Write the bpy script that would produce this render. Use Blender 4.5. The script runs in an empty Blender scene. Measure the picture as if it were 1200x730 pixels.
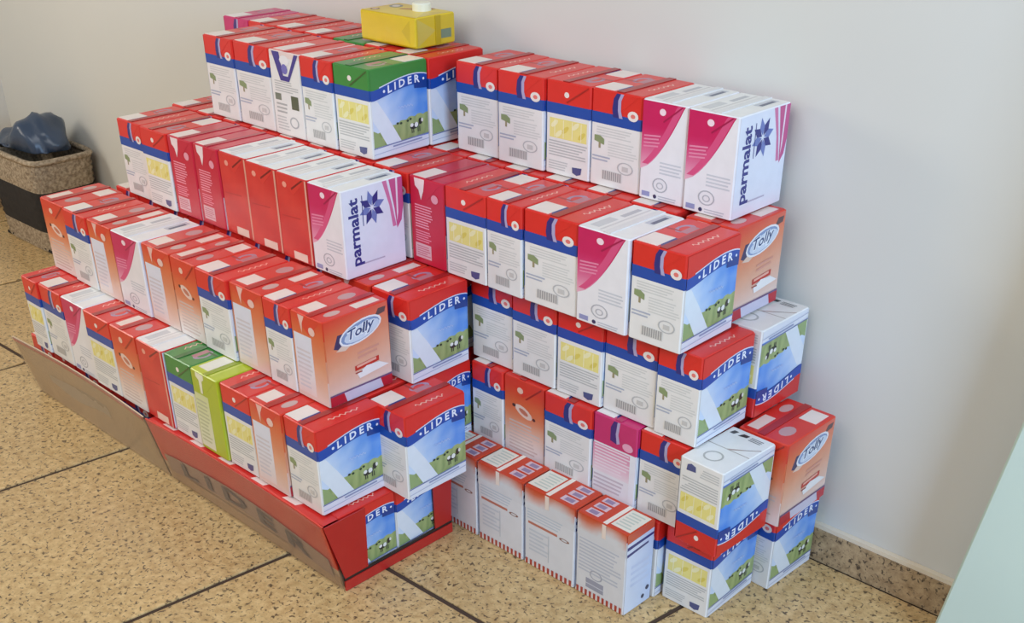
import bpy, bmesh, math, random
from mathutils import Matrix, Vector

random.seed(7)
SC = bpy.context.scene
COL = SC.collection

# ------------------------------------------------------------------ camera
F_PX, CX, CY = 1311.876, 596.707, 567.128
CAM_R = ((0.7206433960, -0.3613709709, 0.5916790660),
         (0.6932826291, 0.3826023609, -0.6107164887),
         (-0.0056825971, 0.8503096229, 0.5262520815))
cam_data = bpy.data.cameras.new('camera')
cam_data.sensor_fit = 'HORIZONTAL'
cam_data.sensor_width = 36.0
cam_data.lens = F_PX * 36.0 / 1200.0
cam_data.shift_x = (600 - CX) / 1200.0
cam_data.shift_y = (CY - 365) / 1200.0
cam_data.clip_start = 0.02
cam = bpy.data.objects.new('camera', cam_data)
m = Matrix(CAM_R).to_4x4()
m.translation = Vector((0.95746549, -1.28171759, 1.26412377))
cam.matrix_world = m
COL.objects.link(cam)
SC.camera = cam

# ------------------------------------------------------------------ world, lights, exposure
world = bpy.data.worlds.new('world')
SC.world = world
world.use_nodes = True
bg = world.node_tree.nodes['Background']
bg.inputs[0].default_value = (1.0, 0.91, 0.78, 1)
bg.inputs[1].default_value = 0.23


def area(name, loc, target, size_x, size_y, power, color):
    ld = bpy.data.lights.new(name, 'AREA')
    ld.shape = 'RECTANGLE'
    ld.size = size_x
    ld.size_y = size_y
    ld.energy = power
    ld.color = color
    o = bpy.data.objects.new(name, ld)
    o.location = loc
    o.rotation_euler = (Vector(target) - Vector(loc)).to_track_quat('-Z', 'Y').to_euler()
    COL.objects.link(o)
    return o


area('window_light_right', (2.9, -1.1, 1.75), (-0.3, 0.2, 0.5), 1.1, 1.1, 90, (0.44, 0.67, 1.0))
area('window_light_left', (-3.0, -1.35, 1.4), (0.0, 0.3, 0.7), 0.6, 0.8, 20, (1.0, 0.92, 0.8))
area('front_fill_light', (-0.2, -1.9, 2.6), (-0.4, 0.1, 0.3), 2.2, 1.6, 37, (0.95, 0.98, 1.0))  # soft overhead fill, added to brighten the carton tops and fronts

SC.view_settings.view_transform = 'Standard'
SC.view_settings.look = 'None'
SC.view_settings.exposure = 0.1
SC.view_settings.gamma = 1.0
SC.view_settings.use_curve_mapping = False

# ------------------------------------------------------------------ helpers
H = 0.167      # tier height
X0D, Y0D, Z0D = 0.100, 0.145, 0.1645   # canonical carton


def lin(c):
    out = []
    for v in c[:3]:
        v = v / 255.0
        out.append(v / 12.92 if v <= 0.04045 else ((v + 0.055) / 1.055) ** 2.4)
    return (out[0], out[1], out[2], 1.0)


def mix(a, b, t):
    t = max(0.0, min(1.0, t))
    return tuple(a[i] * (1 - t) + b[i] * t for i in range(3))


def link(o, parent=None):
    COL.objects.link(o)
    if parent is not None:
        o.parent = parent
    return o


def tag(o, label=None, cat=None, group=None, kind=None):
    if label:
        o['label'] = label
    if cat:
        o['category'] = cat
    if group:
        o['group'] = group
    if kind:
        o['kind'] = kind
    return o


# ------------------------------------------------------------------ materials
def new_mat(name):
    mt = bpy.data.materials.new(name)
    mt.use_nodes = True
    nt = mt.node_tree
    return mt, nt, nt.nodes['Principled BSDF']


def N(nt, t, **kw):
    n = nt.nodes.new(t)
    for k, v in kw.items():
        setattr(n, k, v)
    return n


def mat_plain(name, col, rough=0.6, bump=0.0, scale=60.0, var=0.06):
    mt, nt, bs = new_mat(name)
    tc = N(nt, 'ShaderNodeTexCoord')
    no = N(nt, 'ShaderNodeTexNoise')
    no.inputs['Scale'].default_value = scale
    no.inputs['Detail'].default_value = 4
    nt.links.new(tc.outputs['Object'], no.inputs['Vector'])
    mx = N(nt, 'ShaderNodeMix', data_type='RGBA')
    c = lin(col)
    mx.inputs[6].default_value = tuple(x * (1 - var) for x in c[:3]) + (1,)
    mx.inputs[7].default_value = tuple(min(1, x * (1 + var)) for x in c[:3]) + (1,)
    nt.links.new(no.outputs[0], mx.inputs[0])
    nt.links.new(mx.outputs[2], bs.inputs['Base Color'])
    bs.inputs['Roughness'].default_value = rough
    if bump:
        bp = N(nt, 'ShaderNodeBump')
        bp.inputs['Strength'].default_value = bump
        bp.inputs['Distance'].default_value = 0.002
        nt.links.new(no.outputs[0], bp.inputs['Height'])
        nt.links.new(bp.outputs[0], bs.inputs['Normal'])
    return mt


def mat_print(name, rough, coat):
    """coated board: the print colours are stored on the mesh"""
    mt, nt, bs = new_mat(name)
    at = N(nt, 'ShaderNodeAttribute', attribute_name='print')
    tc = N(nt, 'ShaderNodeTexCoord')
    no = N(nt, 'ShaderNodeTexNoise')
    no.inputs['Scale'].default_value = 45
    no.inputs['Detail'].default_value = 3
    nt.links.new(tc.outputs['Object'], no.inputs['Vector'])
    hs = N(nt, 'ShaderNodeHueSaturation')
    mr = N(nt, 'ShaderNodeMapRange')
    mr.inputs['To Min'].default_value = 0.93
    mr.inputs['To Max'].default_value = 1.05
    nt.links.new(no.outputs[0], mr.inputs['Value'])
    nt.links.new(mr.outputs[0], hs.inputs['Value'])
    nt.links.new(at.outputs['Color'], hs.inputs['Color'])
    nt.links.new(hs.outputs[0], bs.inputs['Base Color'])
    bs.inputs['Roughness'].default_value = rough
    bs.inputs['Coat Weight'].default_value = coat
    bs.inputs['Coat Roughness'].default_value = 0.25
    bp = N(nt, 'ShaderNodeBump')
    bp.inputs['Strength'].default_value = 0.08
    bp.inputs['Distance'].default_value = 0.002
    nt.links.new(no.outputs[0], bp.inputs['Height'])
    nt.links.new(bp.outputs[0], bs.inputs['Normal'])
    return mt


def mat_granite(name, light, mid, dark, rough=0.32):
    mt, nt, bs = new_mat(name)
    tc = N(nt, 'ShaderNodeTexCoord')
    mp = N(nt, 'ShaderNodeMapping')
    mp.inputs['Scale'].default_value = (1.0, 1.0, 1.0)
    nt.links.new(tc.outputs['Object'], mp.inputs['Vector'])
    n1 = N(nt, 'ShaderNodeTexNoise')
    n1.inputs['Scale'].default_value = 55
    n1.inputs['Detail'].default_value = 6
    n1.inputs['Roughness'].default_value = 0.7
    n2 = N(nt, 'ShaderNodeTexNoise')
    n2.inputs['Scale'].default_value = 125
    n2.inputs['Detail'].default_value = 3
    n2.inputs['Distortion'].default_value = 0.6
    n3 = N(nt, 'ShaderNodeTexNoise')
    n3.inputs['Scale'].default_value = 5
    for n in (n1, n2, n3):
        nt.links.new(mp.outputs[0], n.inputs['Vector'])
    r1 = N(nt, 'ShaderNodeValToRGB')
    r1.color_ramp.elements[0].position = 0.36
    r1.color_ramp.elements[0].color = lin(mid)
    r1.color_ramp.elements[1].position = 0.62
    r1.color_ramp.elements[1].color = lin(light)
    nt.links.new(n1.outputs[0], r1.inputs[0])
    r2 = N(nt, 'ShaderNodeValToRGB')
    r2.color_ramp.elements[0].position = 0.565
    r2.color_ramp.elements[0].color = (0, 0, 0, 1)
    r2.color_ramp.elements[1].position = 0.65
    r2.color_ramp.elements[1].color = (0.9, 0.9, 0.9, 1)
    nt.links.new(n2.outputs[0], r2.inputs[0])
    mx = N(nt, 'ShaderNodeMix', data_type='RGBA')
    nt.links.new(r2.outputs[0], mx.inputs[0])
    nt.links.new(r1.outputs[0], mx.inputs[6])
    mx.inputs[7].default_value = lin(dark)
    hs = N(nt, 'ShaderNodeHueSaturation')
    mr = N(nt, 'ShaderNodeMapRange')
    mr.inputs['To Min'].default_value = 0.82
    mr.inputs['To Max'].default_value = 1.18
    nt.links.new(n3.outputs[0], mr.inputs['Value'])
    nt.links.new(mr.outputs[0], hs.inputs['Value'])
    nt.links.new(mx.outputs[2], hs.inputs['Color'])
    nt.links.new(hs.outputs[0], bs.inputs['Base Color'])
    bs.inputs['Roughness'].default_value = rough
    return mt


def mat_film(name, col, alpha):
    mt, nt, bs = new_mat(name)
    tr = N(nt, 'ShaderNodeBsdfTransparent')
    tr.inputs[0].default_value = (0.95, 0.93, 0.9, 1)
    ms = N(nt, 'ShaderNodeMixShader')
    tc = N(nt, 'ShaderNodeTexCoord')
    no = N(nt, 'ShaderNodeTexNoise')
    no.inputs['Scale'].default_value = 7
    no.inputs['Detail'].default_value = 3
    nt.links.new(tc.outputs['Object'], no.inputs['Vector'])
    mr = N(nt, 'ShaderNodeMapRange')
    mr.inputs['From Min'].default_value = 0.3
    mr.inputs['From Max'].default_value = 0.7
    mr.inputs['To Min'].default_value = alpha * 0.75
    mr.inputs['To Max'].default_value = min(1, alpha * 1.25)
    nt.links.new(no.outputs[0], mr.inputs['Value'])
    nt.links.new(mr.outputs[0], ms.inputs[0])
    nt.links.new(tr.outputs[0], ms.inputs[1])
    nt.links.new(bs.outputs[0], ms.inputs[2])
    bs.inputs['Base Color'].default_value = lin(col)
    bs.inputs['Roughness'].default_value = 0.22
    bp = N(nt, 'ShaderNodeBump')
    bp.inputs['Strength'].default_value = 0.12
    bp.inputs['Distance'].default_value = 0.01
    nt.links.new(no.outputs[0], bp.inputs['Height'])
    nt.links.new(bp.outputs[0], bs.inputs['Normal'])
    nt.links.new(ms.outputs[0], nt.nodes['Material Output'].inputs['Surface'])
    return mt


M_WALL = mat_plain('wall_paint', (214, 213, 206), 0.85, 0.05, 3.0, 0.03)
M_WALLL = mat_plain('side_wall_paint', (222, 214, 200), 0.85, 0.05, 3.0, 0.03)
M_LEDGE = mat_plain('ledge_paint', (226, 214, 192), 0.7, 0.05, 20.0, 0.04)
M_GROUT = mat_plain('grout', (74, 56, 44), 0.9, 0.2, 80.0, 0.15)
M_TILE = mat_granite('granite_tile', (216, 184, 130), (184, 149, 98), (80, 64, 48))
M_BASE = mat_granite('granite_baseboard', (190, 165, 130), (150, 126, 96), (66, 54, 46), 0.4)
M_PANEL = mat_plain('pale_green_laminate', (206, 224, 214), 0.5, 0.03, 6.0, 0.03)
M_CARD = mat_print('printed_board', 0.36, 0.25)
M_WOVEN = None
M_BAG = mat_plain('dark_blue_plastic', (58, 72, 92), 0.3, 0.6, 12.0, 0.35)
M_KRAFT = mat_plain('kraft_board', (150, 118, 88), 0.8, 0.1, 40.0, 0.1)
M_REDBOARD = mat_plain('red_board', (196, 44, 38), 0.5, 0.05, 30.0, 0.08)
M_FILM = mat_film('shrink_film', (206, 190, 166), 0.3)
M_FILMR = mat_film('shrink_film_clear', (200, 190, 182), 0.1)
M_BLACK = mat_plain('black_board', (30, 26, 28), 0.6)

# ------------------------------------------------------------------ generic meshes


def mesh_obj(name, verts, faces, mat, parent=None, smooth=False):
    me = bpy.data.meshes.new(name)
    me.from_pydata([tuple(v) for v in verts], [], faces)
    me.materials.append(mat)
    if smooth:
        for p in me.polygons:
            p.use_smooth = True
    me.update()
    return link(bpy.data.objects.new(name, me), parent)


def box_data(x0, x1, y0, y1, z0, z1):
    v = [(x0, y0, z0), (x1, y0, z0), (x1, y1, z0), (x0, y1, z0), (x0, y0, z1), (x1, y0, z1), (x1, y1, z1), (x0, y1, z1)]
    f = [(0, 3, 2, 1), (4, 5, 6, 7), (0, 1, 5, 4), (1, 2, 6, 5), (2, 3, 7, 6), (3, 0, 4, 7)]
    return v, f


def box_obj(name, x0, x1, y0, y1, z0, z1, mat, parent=None, bevel=0.0):
    v, f = box_data(x0, x1, y0, y1, z0, z1)
    o = mesh_obj(name, v, f, mat, parent)
    if bevel:
        bm = bmesh.new()
        bm.from_mesh(o.data)
        bmesh.ops.bevel(bm, geom=bm.edges[:], offset=bevel, segments=2, affect='EDGES')
        bm.to_mesh(o.data)
        bm.free()
    return o


# ------------------------------------------------------------------ the setting
WV = 0.404     # wall plane
tag(box_obj('wall_back', -3.3, 3.2, WV, WV + 0.12, 0, 2.7, M_WALL), kind='structure')
tag(box_obj('wall_left', -3.42, -3.12, -1.2, WV, 0, 2.7, M_WALLL), kind='structure')
bb = tag(box_obj('baseboard_back', -3.12, 3.2, WV - 0.014, WV - 0.0005, 0.0, 0.07, M_BASE), kind='structure')
tag(box_obj('trim_1', -3.12, 3.2, WV - 0.012, WV - 0.0005, 0.0702, 0.0785, M_LEDGE), kind='structure')
tag(box_obj('baseboard_left', -3.1195, -3.106, -1.2, WV - 0.0145, 0.0, 0.07, M_BASE), kind='structure')

floor = tag(box_obj('floor', -3.5, 3.2, -4.2, WV + 0.1, -0.06, -0.0035, M_GROUT), kind='structure')
TS = 0.607
G = 0.0055
SHU, SHV = 0.12, 0.03       # the joints are not laid quite square


def tile_corner(i, j):
    u = -0.586 + i * TS
    v = -0.200 + j * TS
    return (u + SHU * (v + 0.2), v + SHV * (u + 0.6))


tile_cache = {}
for j in range(-5, 1):
    for i in range(-5, 6):
        c = [tile_corner(i, j), tile_corner(i + 1, j), tile_corner(i + 1, j + 1), tile_corner(i, j + 1)]
        cu = sum(p[0] for p in c) / 4
        cv = sum(p[1] for p in c) / 4
        if cu < -4.4 or cu > 3.1:
            continue
        top = []
        for p in c:
            du, dv = p[0] - cu, p[1] - cv
            k = 1 - G / 0.303
            top.append((du * k, dv * k))
        maxv = WV - 0.016 - cv
        top = [(a, min(b, maxv)) for a, b in top]
        if max(b for a, b in top) - min(b for a, b in top) < 0.01:
            continue
        key = tuple(round(x, 3) for p in top for x in p)
        if key not in tile_cache:
            v = []
            for s, z in ((1.0, -0.0034), (1.0, -0.0012), (0.994, 0.0)):
                v += [(a * s, b * s, z) for a, b in top]
            f = [(8, 9, 10, 11)]
            for q in (0, 4):
                for k in range(4):
                    f.append((q + k, q + (k + 1) % 4, q + 4 + (k + 1) % 4, q + 4 + k))
            me = bpy.data.meshes.new('tile')
            me.from_pydata(v, [], f)
            me.materials.append(M_TILE)
            tile_cache[key] = me
        o = bpy.data.objects.new('tile', tile_cache[key])
        link(o, floor)
        o.location = (cu, cv, 0)

# pale green panel standing out from the wall
v = [(0.4285, 0.0, 0.0), (1.35, 0.0, 0.0), (1.35, 0.0, 1.3), (0.60, 0.0, 1.3)]
vv = [(a, 0.30, c) for a, b, c in v] + [(a, 0.385, c) for a, b, c in v]
pan = mesh_obj('partition_panel', vv, [(0, 1, 2, 3), (7, 6, 5, 4), (0, 3, 7, 4), (1, 5, 6, 2), (3, 2, 6, 7), (0, 4, 5, 1)], M_PANEL)
bm = bmesh.new()
bm.from_mesh(pan.data)
bmesh.ops.bevel(bm, geom=bm.edges[:], offset=0.004, segments=2, affect='EDGES')
bm.to_mesh(pan.data)
bm.free()
tag(pan, 'pale green panel with a slanted edge standing out from the wall', 'panel')

# ------------------------------------------------------------------ print builder
WHITE = (236, 234, 230)
RED = (224, 44, 36)
BLUE = (24, 74, 164)
NAVY = (44, 44, 122)
MAG = (206, 24, 92)
GREY = (213, 213, 209)
text_cache = {}


def text_mesh(s, bold=0.0, shear=0.0):
    key = (s, bold, shear)
    if key in text_cache:
        return text_cache[key]
    cu = bpy.data.curves.new('word', 'FONT')
    cu.body = s
    cu.resolution_u = 2
    cu.offset = bold
    cu.shear = shear
    cu.fill_mode = 'FRONT'
    o = bpy.data.objects.new('word', cu)
    COL.objects.link(o)
    dg = bpy.context.evaluated_depsgraph_get()
    me = bpy.data.meshes.new_from_object(o.evaluated_get(dg))
    vs = [(x.co.x, x.co.y) for x in me.vertices]
    fs = [tuple(p.vertices) for p in me.polygons]
    bpy.data.objects.remove(o)
    bpy.data.curves.remove(cu)
    bpy.data.meshes.remove(me)
    x0, x1 = min(a for a, b in vs), max(a for a, b in vs)
    y0, y1 = min(b for a, b in vs), max(b for a, b in vs)
    vs = [((a - x0) / (x1 - x0), (b - y0) / (y1 - y0)) for a, b in vs]
    text_cache[key] = (vs, fs)
    return text_cache[key]


class Print:
    """flat print on the faces of a carton, laid in thin layers"""

    def __init__(self, X=X0D, Y=Y0D, Z=Z0D):
        self.v, self.f, self.c = [], [], []
        hx, hy = X / 2, Y / 2
        V = Vector
        self.frames = {
            'front': (V((-hx, -hy, 0)), V((X, 0, 0)), V((0, 0, Z)), V((0, -1, 0))),
            'back': (V((hx, hy, 0)), V((-X, 0, 0)), V((0, 0, Z)), V((0, 1, 0))),
            'wide': (V((hx, -hy, 0)), V((0, Y, 0)), V((0, 0, Z)), V((1, 0, 0))),
            'wide2': (V((-hx, hy, 0)), V((0, -Y, 0)), V((0, 0, Z)), V((-1, 0, 0))),
            'top': (V((-hx, -hy, Z)), V((X, 0, 0)), V((0, Y, 0)), V((0, 0, 1))),
            'bottom': (V((-hx, hy, 0)), V((X, 0, 0)), V((0, -Y, 0)), V((0, 0, -1))),
        }
        self.face = 'front'
        self.layer = 1

    def on(self, face, layer=1):
        self.face = face
        self.layer = layer
        return self

    def P(self, a, b):
        o, r, u, n = self.frames[self.face]
        a = min(max(a, 0.012), 0.988)
        b = min(max(b, 0.012), 0.988)
        return o + r * a + u * b + n * (0.00012 * self.layer)

    def poly(self, pts, col):
        i = len(self.v)
        self.v += [self.P(a, b) for a, b in pts]
        self.f.append(tuple(range(i, i + len(pts))))
        self.c.append([col] * len(pts))
        self.layer += 0.6
        return self

    def rect(self, a0, b0, a1, b1, col):
        return self.poly([(a0, b0), (a1, b0), (a1, b1), (a0, b1)], col)

    def strip(self, lo, hi, a0, a1, n, cf):
        for k in range(n):
            p, q = a0 + (a1 - a0) * k / n, a0 + (a1 - a0) * (k + 1) / n
            i = len(self.v)
            pts = [(p, lo(p)), (q, lo(q)), (q, hi(q)), (p, hi(p))]
            self.v += [self.P(*t) for t in pts]
            self.f.append((i, i + 1, i + 2, i + 3))
            self.c.append([cf(*t) if callable(cf) else cf for t in pts])
        self.layer += 0.6
        return self

    def grid(self, lo, hi, a0, a1, nx, ny, cf):
        for k in range(nx):
            p, q = a0 + (a1 - a0) * k / nx, a0 + (a1 - a0) * (k + 1) / nx
            for j in range(ny):
                i = len(self.v)
                pts = [(p, lo(p) + (hi(p) - lo(p)) * j / ny), (q, lo(q) + (hi(q) - lo(q)) * j / ny),
                       (q, lo(q) + (hi(q) - lo(q)) * (j + 1) / ny), (p, lo(p) + (hi(p) - lo(p)) * (j + 1) / ny)]
                self.v += [self.P(*t) for t in pts]
                self.f.append((i, i + 1, i + 2, i + 3))
                self.c.append([cf(*t) for t in pts])
        self.layer += 0.6
        return self

    def ell(self, ca, cb, ra, rb, col, rot=0.0, n=14):
        cs, sn = math.cos(rot), math.sin(rot)
        pts = []
        for k in range(n):
            t = 2 * math.pi * k / n
            x, y = ra * math.cos(t), rb * math.sin(t)
            pts.append((ca + x * cs - y * sn, cb + x * sn + y * cs))
        return self.poly(pts, col)

    def ring(self, ca, cb, ra, rb, w, col, n=16):
        for k in range(n):
            t, t2 = 2 * math.pi * k / n, 2 * math.pi * (k + 1) / n
            i = len(self.v)
            pts = [(ca + ra * math.cos(t), cb + rb * math.sin(t)), (ca + ra * math.cos(t2), cb + rb * math.sin(t2)),
                   (ca + ra * w * math.cos(t2), cb + rb * w * math.sin(t2)), (ca + ra * w * math.cos(t), cb + rb * w * math.sin(t))]
            self.v += [self.P(*q) for q in pts]
            self.f.append((i, i + 1, i + 2, i + 3))
            self.c.append([col] * 4)
        self.layer += 0.6
        return self

    def text(self, s, fn, col, bold=0.02, shear=0.0):
        vs, fs = text_mesh(s, bold, shear)
        i = len(self.v)
        self.v += [self.P(*fn(x, y)) for x, y in vs]
        for f in fs:
            self.f.append(tuple(i + k for k in f))
            self.c.append([col] * len(f))
        self.layer += 0.6
        return self

    def squiggle(self, fn, n, col, amp=0.26, wd=0.24):
        L = self.layer
        pt = lambda t: 0.5 + amp * math.sin(t * n * 2.1) * (0.75 + 0.25 * math.sin(t * n * 0.9 + 1))
        m = n * 3
        for k in range(m):
            t0, t1 = k / m, (k + 1) / m
            self.poly([fn(t0, pt(t0) - wd / 2), fn(t1, pt(t1) - wd / 2), fn(t1, pt(t1) + wd / 2), fn(t0, pt(t0) + wd / 2)], col)
            self.layer = L
        self.layer = L + 0.6
        return self

    def lines(self, a0, a1, b0, b1, n, col, seed=0, slant=0.0):
        rnd = random.Random(seed)
        h = (b1 - b0) / n
        L = self.layer
        for k in range(n):
            b = b1 - h * (k + 0.75)
            e = a1 - (a1 - a0) * rnd.random() * 0.3
            self.poly([(a0, b), (e, b + slant), (e, b + slant + h * 0.45), (a0, b + h * 0.45)], col)
            self.layer = L
        self.layer = L + 0.6
        return self

    def mesh(self, name):
        me = bpy.data.meshes.new(name)
        me.from_pydata([tuple(x) for x in self.v], [], self.f)
        at = me.color_attributes.new('print', 'FLOAT_COLOR', 'CORNER')
        k = 0
        data = []
        for cols in self.c:
            for c in cols:
                data += lin(c)
        at.data.foreach_set('color', data)
        me.materials.append(M_CARD)
        me.update()
        return me


def color_mesh(name, verts, faces, cols):
    me = bpy.data.meshes.new(name)
    me.from_pydata([tuple(x) for x in verts], [], faces)
    at = me.color_attributes.new('print', 'FLOAT_COLOR', 'CORNER')
    data = []
    for f, c in zip(faces, cols):
        data += list(lin(c)) * len(f)
    at.data.foreach_set('color', data)
    me.materials.append(M_CARD)
    me.update()
    return me


def body_mesh(name, bands, topc, botc, X=X0D, Y=Y0D, Z=Z0D, r=0.0028):
    """folded board brick: rounded upright edges, colour bands running round it. bands=[(from fraction, colour)...]"""
    hx, hy = X / 2, Y / 2
    prof = [(-hx + r, -hy), (hx - r, -hy), (hx, -hy + r), (hx, hy - r), (hx - r, hy), (-hx + r, hy), (-hx, hy - r), (-hx, -hy + r)]
    lev = [(0.0, 0.0018), (0.0016, 0.0)]
    for k, (b, c) in enumerate(bands):
        if k:
            lev.append((b * Z, 0.0))
    lev += [(Z - 0.0016, 0.0), (Z, 0.0018)]
    v, f, c = [], [], []
    for z, ins in lev:
        for x, y in prof:
            v.append((x - math.copysign(ins, x), y - math.copysign(ins, y), z))
    n = 8

    def colat(z):
        q = bands[0][1]
        for b, cc in bands:
            if z >= b * Z - 1e-6:
                q = cc
        return q
    for k in range(len(lev) - 1):
        for i in range(n):
            f.append((k * n + i, k * n + (i + 1) % n, (k + 1) * n + (i + 1) % n, (k + 1) * n + i))
            c.append(colat((lev[k][0] + lev[k + 1][0]) / 2))
    f.append(tuple(range(n - 1, -1, -1)))
    c.append(botc)
    f.append(tuple(range((len(lev) - 1) * n, len(lev) * n)))
    c.append(topc)
    return color_mesh(name, v, f, c)


def slab_mesh(name, pts, nrm, t, col):
    """a thin flap: polygon pts (3-D, in one plane) pushed out by t along nrm"""
    nrm = Vector(nrm)
    p = [Vector(q) for q in pts]
    v = p + [q + nrm * t for q in p]
    n = len(p)
    f = [tuple(range(n - 1, -1, -1)), tuple(range(n, 2 * n))]
    for i in range(n):
        f.append((i, (i + 1) % n, n + (i + 1) % n, n + i))
    return color_mesh(name, v, f, [col] * len(f))


KIND = {}


def reg(kind, bands, topc, botc, pr, seam, ear, patch, dims=(X0D, Y0D, Z0D), capcol=None):
    X, Y, Z = dims
    d = {'body': body_mesh('carton_body', bands, topc, botc, X, Y, Z), 'print': pr.mesh('printed_design'), 'parts': []}
    hx, hy = X / 2, Y / 2
    if seam:
        # folded fin across the top, running from ear to ear
        d['parts'].append(('top_seam', slab_mesh('top_seam', [(-0.001, -hy + 0.001, Z), (0.013, -hy + 0.001, Z), (0.013, hy - 0.001, Z), (-0.001, hy - 0.001, Z)], (0, 0, 1), 0.0016, seam)))
    if ear:
        for s in (-1, 1):
            pts = [(-hx * 0.86, s * hy, Z - 0.002), (hx * 0.86, s * hy, Z - 0.002), (0.004, s * hy, Z - 0.036)]
            if s < 0:
                pts = pts[::-1]
            else:
                pts = pts
            d['parts'].append(('ear_flap', slab_mesh('ear_flap', pts[::-1] if s < 0 else pts, (0, s, 0), 0.0004, ear)))
    if patch:
        x0, y0, x1, y1, pc = patch
        d['parts'].append(('opening_patch', slab_mesh('opening_patch', [(-hx + x0 * X, -hy + y0 * Y, Z), (-hx + x1 * X, -hy + y0 * Y, Z), (-hx + x1 * X, -hy + y1 * Y, Z), (-hx + x0 * X, -hy + y1 * Y, Z)], (0, 0, 1), 0.0009, pc)))
    d['dims'] = dims
    KIND[kind] = d


# ---- blue banded cartons (red, green, pink versions)
def arch_mid(a):
    if a < 0.06:
        return 0.713
    if a < 0.76:
        return 0.713 + 0.090 * math.sin(math.pi / 2 * (a - 0.06) / 0.70) ** 1.3
    return 0.803 - 0.03 * ((a - 0.76) / 0.24) ** 2


def wide_meadow(p, face, topcol):
    lo = lambda a: arch_mid(a) - 0.058
    hi = lambda a: arch_mid(a) + 0.055

    def sky(a, b):
        c = mix((208, 222, 240), (58, 128, 222), (a - 0.15) * 1.25 + (b - 0.5) * 0.6)
        w = 0.5 + 0.5 * math.sin(a * 17 + b * 23) * math.cos(b * 31 - a * 9)
        return mix(c, (216, 224, 240), 0.45 * w * (1 - abs(b - 0.55) * 2))
    p.on(face, 1)
    p.rect(0, 0, 1, 0.16, (228, 228, 234))
    p.grid(lambda a: 0.14, lo, 0.0, 1.0, 12, 8, sky)

    def mead(a, b):
        w = 0.5 + 0.5 * math.sin(a * 41 + b * 37) * math.sin(a * 13 - b * 53)
        return mix((176, 188, 124), (122, 142, 84), w * 0.8 + (0.3 - b))
    p.grid(lambda a: 0.13 + 0.03 * a, lambda a: 0.30 + 0.10 * math.sin(max(0, a - 0.2) * 2.3) + 0.012 * math.sin(a * 40), 0.0, 1.0, 20, 3, mead)
    # pale milk stream
    p.poly([(0.0, 0.655), (0.12, 0.64), (0.30, 0.42), (0.50, 0.14), (0.24, 0.14), (0.12, 0.32), (0.0, 0.45)], (226, 231, 236))
    p.poly([(0.0, 0.14), (0.22, 0.14), (0.10, 0.29), (0.0, 0.33)], (150, 170, 112))
    p.rect(0.0, 0.0, 0.022, 0.66, (236, 236, 234))
    # cow and far trees
    for ca, cb, ra, rb, cc in ((0.74, 0.275, 0.085, 0.035, (40, 42, 38)), (0.77, 0.285, 0.035, 0.03, (236, 236, 228)), (0.69, 0.29, 0.03, 0.022, (238, 236, 230)),
                               (0.845, 0.315, 0.035, 0.04, (48, 46, 42)), (0.875, 0.325, 0.02, 0.024, (230, 226, 216))):
        p.ell(ca, cb, ra, rb, cc, 0.1, 9)
    for q in (0.68, 0.71, 0.79, 0.82):
        p.rect(q, 0.20, q + 0.014, 0.26, (60, 58, 52))
        p.layer -= 0.6
    p.layer += 0.6
    for q in (0.44, 0.50, 0.62, 0.67):
        p.ell(q, 0.372 + 0.03 * math.sin(q * 9), 0.022, 0.014, (44, 60, 42), 0, 8)
        p.layer -= 0.6
    p.layer += 0.6
    # foot strip
    p.poly([(0.0, 0.13), (1, 0.165), (1, 0.15), (0, 0.118)], (120, 128, 168))
    p.poly([(0.0, 0.06), (1, 0.10), (1, 0.09), (0, 0.052)], (180, 184, 204))
    p.lines(0.34, 0.9, 0.085, 0.125, 1, (150, 156, 186), 3, 0.015)
    # top colour, arch ribbon, outline, lettering
    p.strip(lambda a: arch_mid(a), lambda a: 1.0, 0.0, 1.0, 16, topcol)
    p.strip(lambda a: arch_mid(a) + 0.05, lambda a: arch_mid(a) + 0.068, 0.16, 1.0, 16, (216, 220, 236))
    p.strip(lo, hi, 0.0, 1.0, 16, BLUE)
    p.poly([(0.76, 0.70), (0.99, 0.68), (0.99, 0.78), (0.76, 0.78)], (22, 62, 140))

    def fn(x, y):
        a = 0.30 + 0.56 * x
        return (a, arch_mid(a) - 0.043 + 0.086 * y)
    p.text('L I D E R', fn, (238, 240, 248), 0.03)
    p.ell(0.235, arch_mid(0.235), 0.02, 0.017, (232, 236, 246), 0, 8)
    p.ell(0.925, arch_mid(0.925), 0.018, 0.015, (232, 236, 246), 0, 8)
    p.squiggle(lambda x, y: (0.46 + 0.26 * x, 0.50 + 0.05 * y), 15, (176, 200, 238))


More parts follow.
